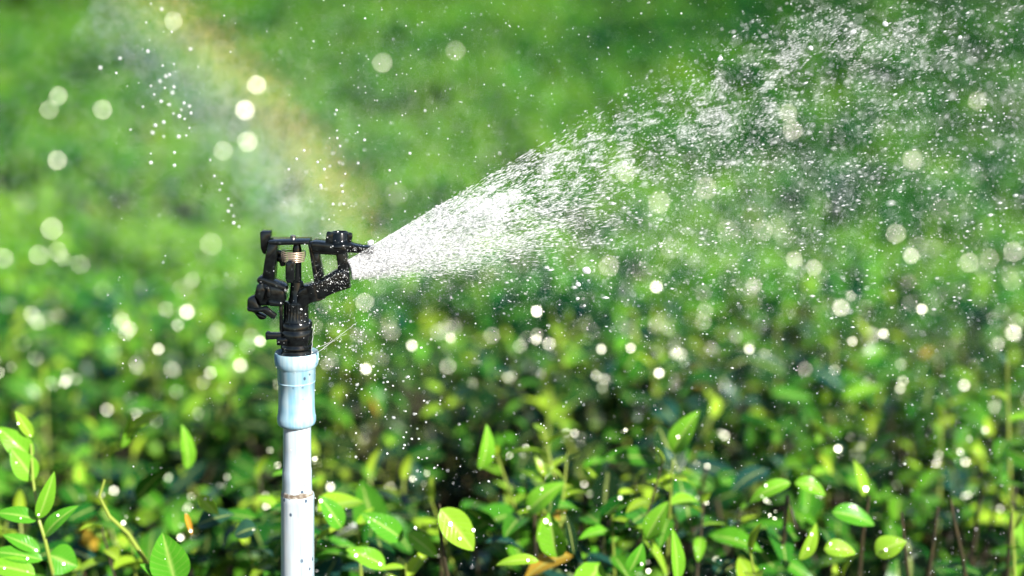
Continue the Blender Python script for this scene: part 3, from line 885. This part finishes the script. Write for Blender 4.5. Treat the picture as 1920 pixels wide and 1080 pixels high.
    P = px_to_world(440 + QX / 3.6, 400 + QY / 3.6, RNG.uniform(-0.0066, -0.0054, n))
    out.append(drops(P, RNG.exponential(0.10, n) * MM + 0.07 * MM, np.tile(WHITE, (n, 1))))
    V, F, A = merge(out)
    o = link('water_spray', np_mesh('water_spray', V, F, A), M_SPRAY)
    tag(o, 'white fan of water drops bursting from the nozzle up to the right', 'water spray', kind='stuff')
build_spray()

def build_mist():
    """fine drift of mist behind the sprinkler, with a rainbow painted into the tint of its drops"""
    out = []
    # broad veil
    n = 85000
    PX = RNG.uniform(-200, 2000, n); PY = RNG.normal(290, 170, n)
    dens = np.exp(-((PX - 520) / 480) ** 2) * 0.9 + 0.04
    ok = (RNG.random(n) < dens) & (PY > -60) & (PY < 600)
    PX, PY = PX[ok], PY[ok]
    P = px_to_world(PX, PY, RNG.uniform(0.45, 1.1, len(PX)))
    out.append(drops(P, RNG.uniform(0.25, 0.5, len(PX)) * MM, np.tile(WHITE, (len(PX), 1))))
    # spray haze under and behind the jet
    n = 10000
    PX = 700 + 900 * RNG.random(n) ** 1.3; PY = 490 - (PX - 700) * 0.12 + RNG.normal(0, 48, n) * (0.6 + (PX - 700) / 700)
    P = px_to_world(PX, PY, RNG.uniform(0.25, 0.5, n))
    out.append(drops(P, RNG.uniform(0.22, 0.42, n) * MM, np.tile(WHITE, (n, 1))))
    # the bow: rainbow light put into drop tints, ring centred down to the left
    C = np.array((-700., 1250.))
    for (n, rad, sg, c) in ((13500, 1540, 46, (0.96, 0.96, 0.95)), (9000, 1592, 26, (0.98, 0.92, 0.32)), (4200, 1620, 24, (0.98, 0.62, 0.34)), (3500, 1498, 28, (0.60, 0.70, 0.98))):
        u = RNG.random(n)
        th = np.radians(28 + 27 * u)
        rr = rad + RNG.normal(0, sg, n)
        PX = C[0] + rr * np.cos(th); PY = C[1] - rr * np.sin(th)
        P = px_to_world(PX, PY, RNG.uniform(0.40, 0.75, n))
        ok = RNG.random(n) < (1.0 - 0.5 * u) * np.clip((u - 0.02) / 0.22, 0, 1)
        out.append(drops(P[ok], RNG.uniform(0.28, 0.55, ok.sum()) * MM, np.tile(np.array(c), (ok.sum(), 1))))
    V, F, A = merge(out)
    o = link('mist', np_mesh('mist', V, F, A), M_SPRAY)
    tag(o, 'drifting mist behind the sprinkler with a faint rainbow of tinted drops at upper left', 'mist', kind='stuff')
build_mist()

def ico_mesh(name, sub):
    bm = bmesh.new()
    bmesh.ops.create_icosphere(bm, subdivisions=sub, radius=1)
    for v in bm.verts:
        v.co *= 1 + 0.06 * math.sin(3.1 * v.co.x + 2 * v.co.z) + 0.05 * math.sin(4 * v.co.y + 1)
    me = bpy.data.meshes.new(name); bm.to_mesh(me); bm.free()
    me.polygons.foreach_set('use_smooth', [True] * len(me.polygons))
    at = me.attributes.new('tint', 'FLOAT_VECTOR', 'POINT')
    at.data.foreach_set('vector', np.tile(WHITE, (len(me.vertices), 1)).astype(np.float32).ravel())
    me.materials.append(M_DROP)
    return me
DROP = ico_mesh('water_drop', 2)
def drop(px, py, y, rmm, label, group, stretch=1.0):
    o = bpy.data.objects.new('water_drop', DROP); COL.objects.link(o)
    o.location = W(px, py, y)
    r = rmm * MM
    o.scale = (r * stretch, r, r / math.sqrt(stretch))
    o.rotation_euler = (random.uniform(-.4, .4), random.uniform(-.6, .6), random.uniform(-.5, .5))
    tag(o, label, 'water drop', group)
def flat_mesh():
    """drop with one flat face, shaped to mirror the sun as a glint"""
    bm = bmesh.new(); seg = 20; rows = []
    for r, z in ((0.93, 0.40), (1.0, 0.30), (0.98, 0.05), (0.80, -0.25), (0.45, -0.42)):
        rows.append([bm.verts.new((r * math.cos(2 * PI * j / seg), r * math.sin(2 * PI * j / seg), z)) for j in range(seg)])
    for a, b in zip(rows[:-1], rows[1:]):
        for j in range(seg): bm.faces.new((a[j], b[j], b[(j + 1) % seg], a[(j + 1) % seg]))
    bm.faces.new(rows[0]); bm.faces.new(rows[-1][::-1])
    me = bpy.data.meshes.new('water_drop'); bm.to_mesh(me); bm.free()
    me.materials.append(M_FILM)
    return me
FLAT = flat_mesh()
def flat_drop(px, py, y, rmm, label, group):
    o = bpy.data.objects.new('water_drop', FLAT); COL.objects.link(o)
    p = W(px, py, y); o.location = p
    o.scale = (rmm * MM,) * 3
    h = ((CAM - p).normalized() + SUN).normalized() + Vector((random.gauss(0, .015), random.gauss(0, .015), random.gauss(0, .015)))
    o.rotation_euler = h.to_track_quat('Z', 'Y').to_euler()
    tag(o, label, 'water drop', group)
# the loose cluster at the upper left
for (px, py, s) in ((188, 127, 1.1), (218, 137, .8), (225, 109, .9), (277, 96, 1.1), (274, 42, .7), (283, 7, .7), (303, 17, .9), (322, 60, .7), (305, 123, .8), (326, 120, .7), (311, 143, 1), (318, 140, .9),
        (300, 152, .9), (283, 161, .8), (326, 163, .9), (323, 174, 1), (309, 165, .8), (289, 177, .8), (302, 190, 1), (317, 196, .9), (268, 200, .8), (345, 193, .9), (355, 199, .9), (340, 206, .8),
        (336, 218, 1.2), (325, 213, .8), (358, 212, .9), (346, 223, .8), (307, 229, 1), (291, 235, 1.2), (286, 249, 1), (335, 256, 1.1), (349, 254, .8), (355, 240, .8), (307, 256, .8), (245, 243, .7),
        (327, 286, .9), (394, 300, .7), (402, 330, .8), (416, 344, .8), (412, 356, .7), (428, 373, .8), (434, 385, .8), (428, 396, .9), (438, 405, .8), (438, 418, 1.1), (448, 425, .8), (327, 310, 1.0), (283, 305, 1.1), (357, 92, .9)):
    drop(px, py, random.uniform(-0.10, -0.05) if s > .85 else random.uniform(0.08, 0.16), 1.05 * s, 'small water drop in the loose cluster flying left of and above the sprinkler', 'drops in the cluster left of the sprinkler')
# right of the rainbow
for i in range(46):
    px, py = random.gauss(640, 60), random.gauss(330, 90)
    if py > 425: continue
    drop(px, py, random.uniform(-0.06, 0.22), random.uniform(0.6, 1.1), 'small stray water drop hanging in the air above the sprinkler cap', 'stray drops above the sprinkler')
# falling under the nozzle
for i in range(60):
    t = random.random()
    px, py = 640 + 190 * t + random.gauss(0, 40), 560 + 330 * t + random.gauss(0, 40)
    drop(px, py, random.uniform(-0.05, 0.1), random.uniform(0.45, 0.95), 'water drop falling between the nozzle and the tea leaves', 'drops falling under the nozzle', random.uniform(1, 1.3))
# big drops in front of the field, flat faces turned to glint
for (px, py, s) in ((481, 160, 1.2), (459, 207, 1.3), (395, 458, 1.0), (464, 266, 1.0), (192, 206, .9), (109, 180, 1.0), (92, 206, .8), (107, 301, .9), (97, 429, 1.1), (547, 386, 1.1), (418, 283, .9), (717, 118, .7), (325, 40, .7),
        (854, 95, .6), (1710, 300, 1.1), (1477, 212, .9), (1486, 245, .8), (1832, 190, .8), (1323, 353, 1.1), (1174, 326, 1.0), (1429, 433, 1.0), (1680, 438, 1.0), (1708, 480, 1.0), (1489, 487, .9), (1525, 502, .9), (1230, 538, 1.2),
        (1006, 584, 1.3), (1127, 655, 1.0), (1404, 655, 1.1), (1235, 700, 1.2), (1182, 653, .8), (1656, 626, 1.0), (1728, 580, 1.0), (1900, 472, 1.1), (772, 648, 1.0), (686, 692, 1.2), (845, 634, .7), (350, 585, 1.2), (333, 610, 1.0), (360, 525, .9), (297, 655, .9), (487, 640, 1.0),
        (72, 478, .9), (108, 472, .8), (150, 496, .8), (1005, 637, .8), (1413, 535, .8), (1595, 555, .7), (1598, 640, .7), (1855, 485, .7)):
    y = 0.5
    while y < 3.4 and W(px, py, y).z > float(canopy(W(px, py, y).x, y)) + 0.10: y += 0.05
    if py < 330: y = random.uniform(1.9, 2.3)
    flat_drop(px, py, y - 0.05, (1.3 if py > 330 else 1.65) * s * (1 + 0.75 * y), 'large water drop with a flat face shaped to glint, before the tea field', 'large glint drops in front of the tea field')
# lumps of water in the jet
for (px, py, s) in ((1100, 507, 2.8), (866, 475, 2.4), (1084, 533, 1.7), (1083, 560, 1.2), (843, 477, 1.4), (778, 455, 1.2), (1140, 372, 1.2), (1146, 450, 1.0), (1350, 110, 1.6), (1520, 90, 1.6), (1600, 60, 1.8), (1660, 45, 1.8), (1800, 70, 1.3), (695, 455, 2.2), (968, 407, 1.4)):
    drop(px, py, random.uniform(-0.01, 0.01), s, 'lump of white water flying in the jet', 'lumps of water in the jet', 1.2)
# trickles down the base
def build_trickle():
    parts = []
    for pts in ([(583, 668), (586, 640), (587, 620), (592, 603)], [(596, 660), (612, 648), (636, 630), (660, 612), (672, 602)], [(601, 650), (630, 637), (655, 622)]):
        P = []
        for a, b in zip(pts[:-1], pts[1:]):
            for t in np.linspace(0, 1, 6)[:-1]: P.append(W(a[0] + (b[0] - a[0]) * t + random.gauss(0, .6), a[1] + (b[1] - a[1]) * t + random.gauss(0, .6), -0.006))
        V, F, _ = tube_np(P, RNG.uniform(0.04, 0.22, len(P)) * MM, 6)
        parts.append((V, F, {'tint': np.tile(WHITE, (len(V), 1))}))
    V, F, A = merge(parts)
    o = link('water_trickle', np_mesh('water_trickle', V, F, A), M_DROP)
    tag(o, 'thin threads of water leaking from the base of the sprinkler', 'water')
build_trickle()
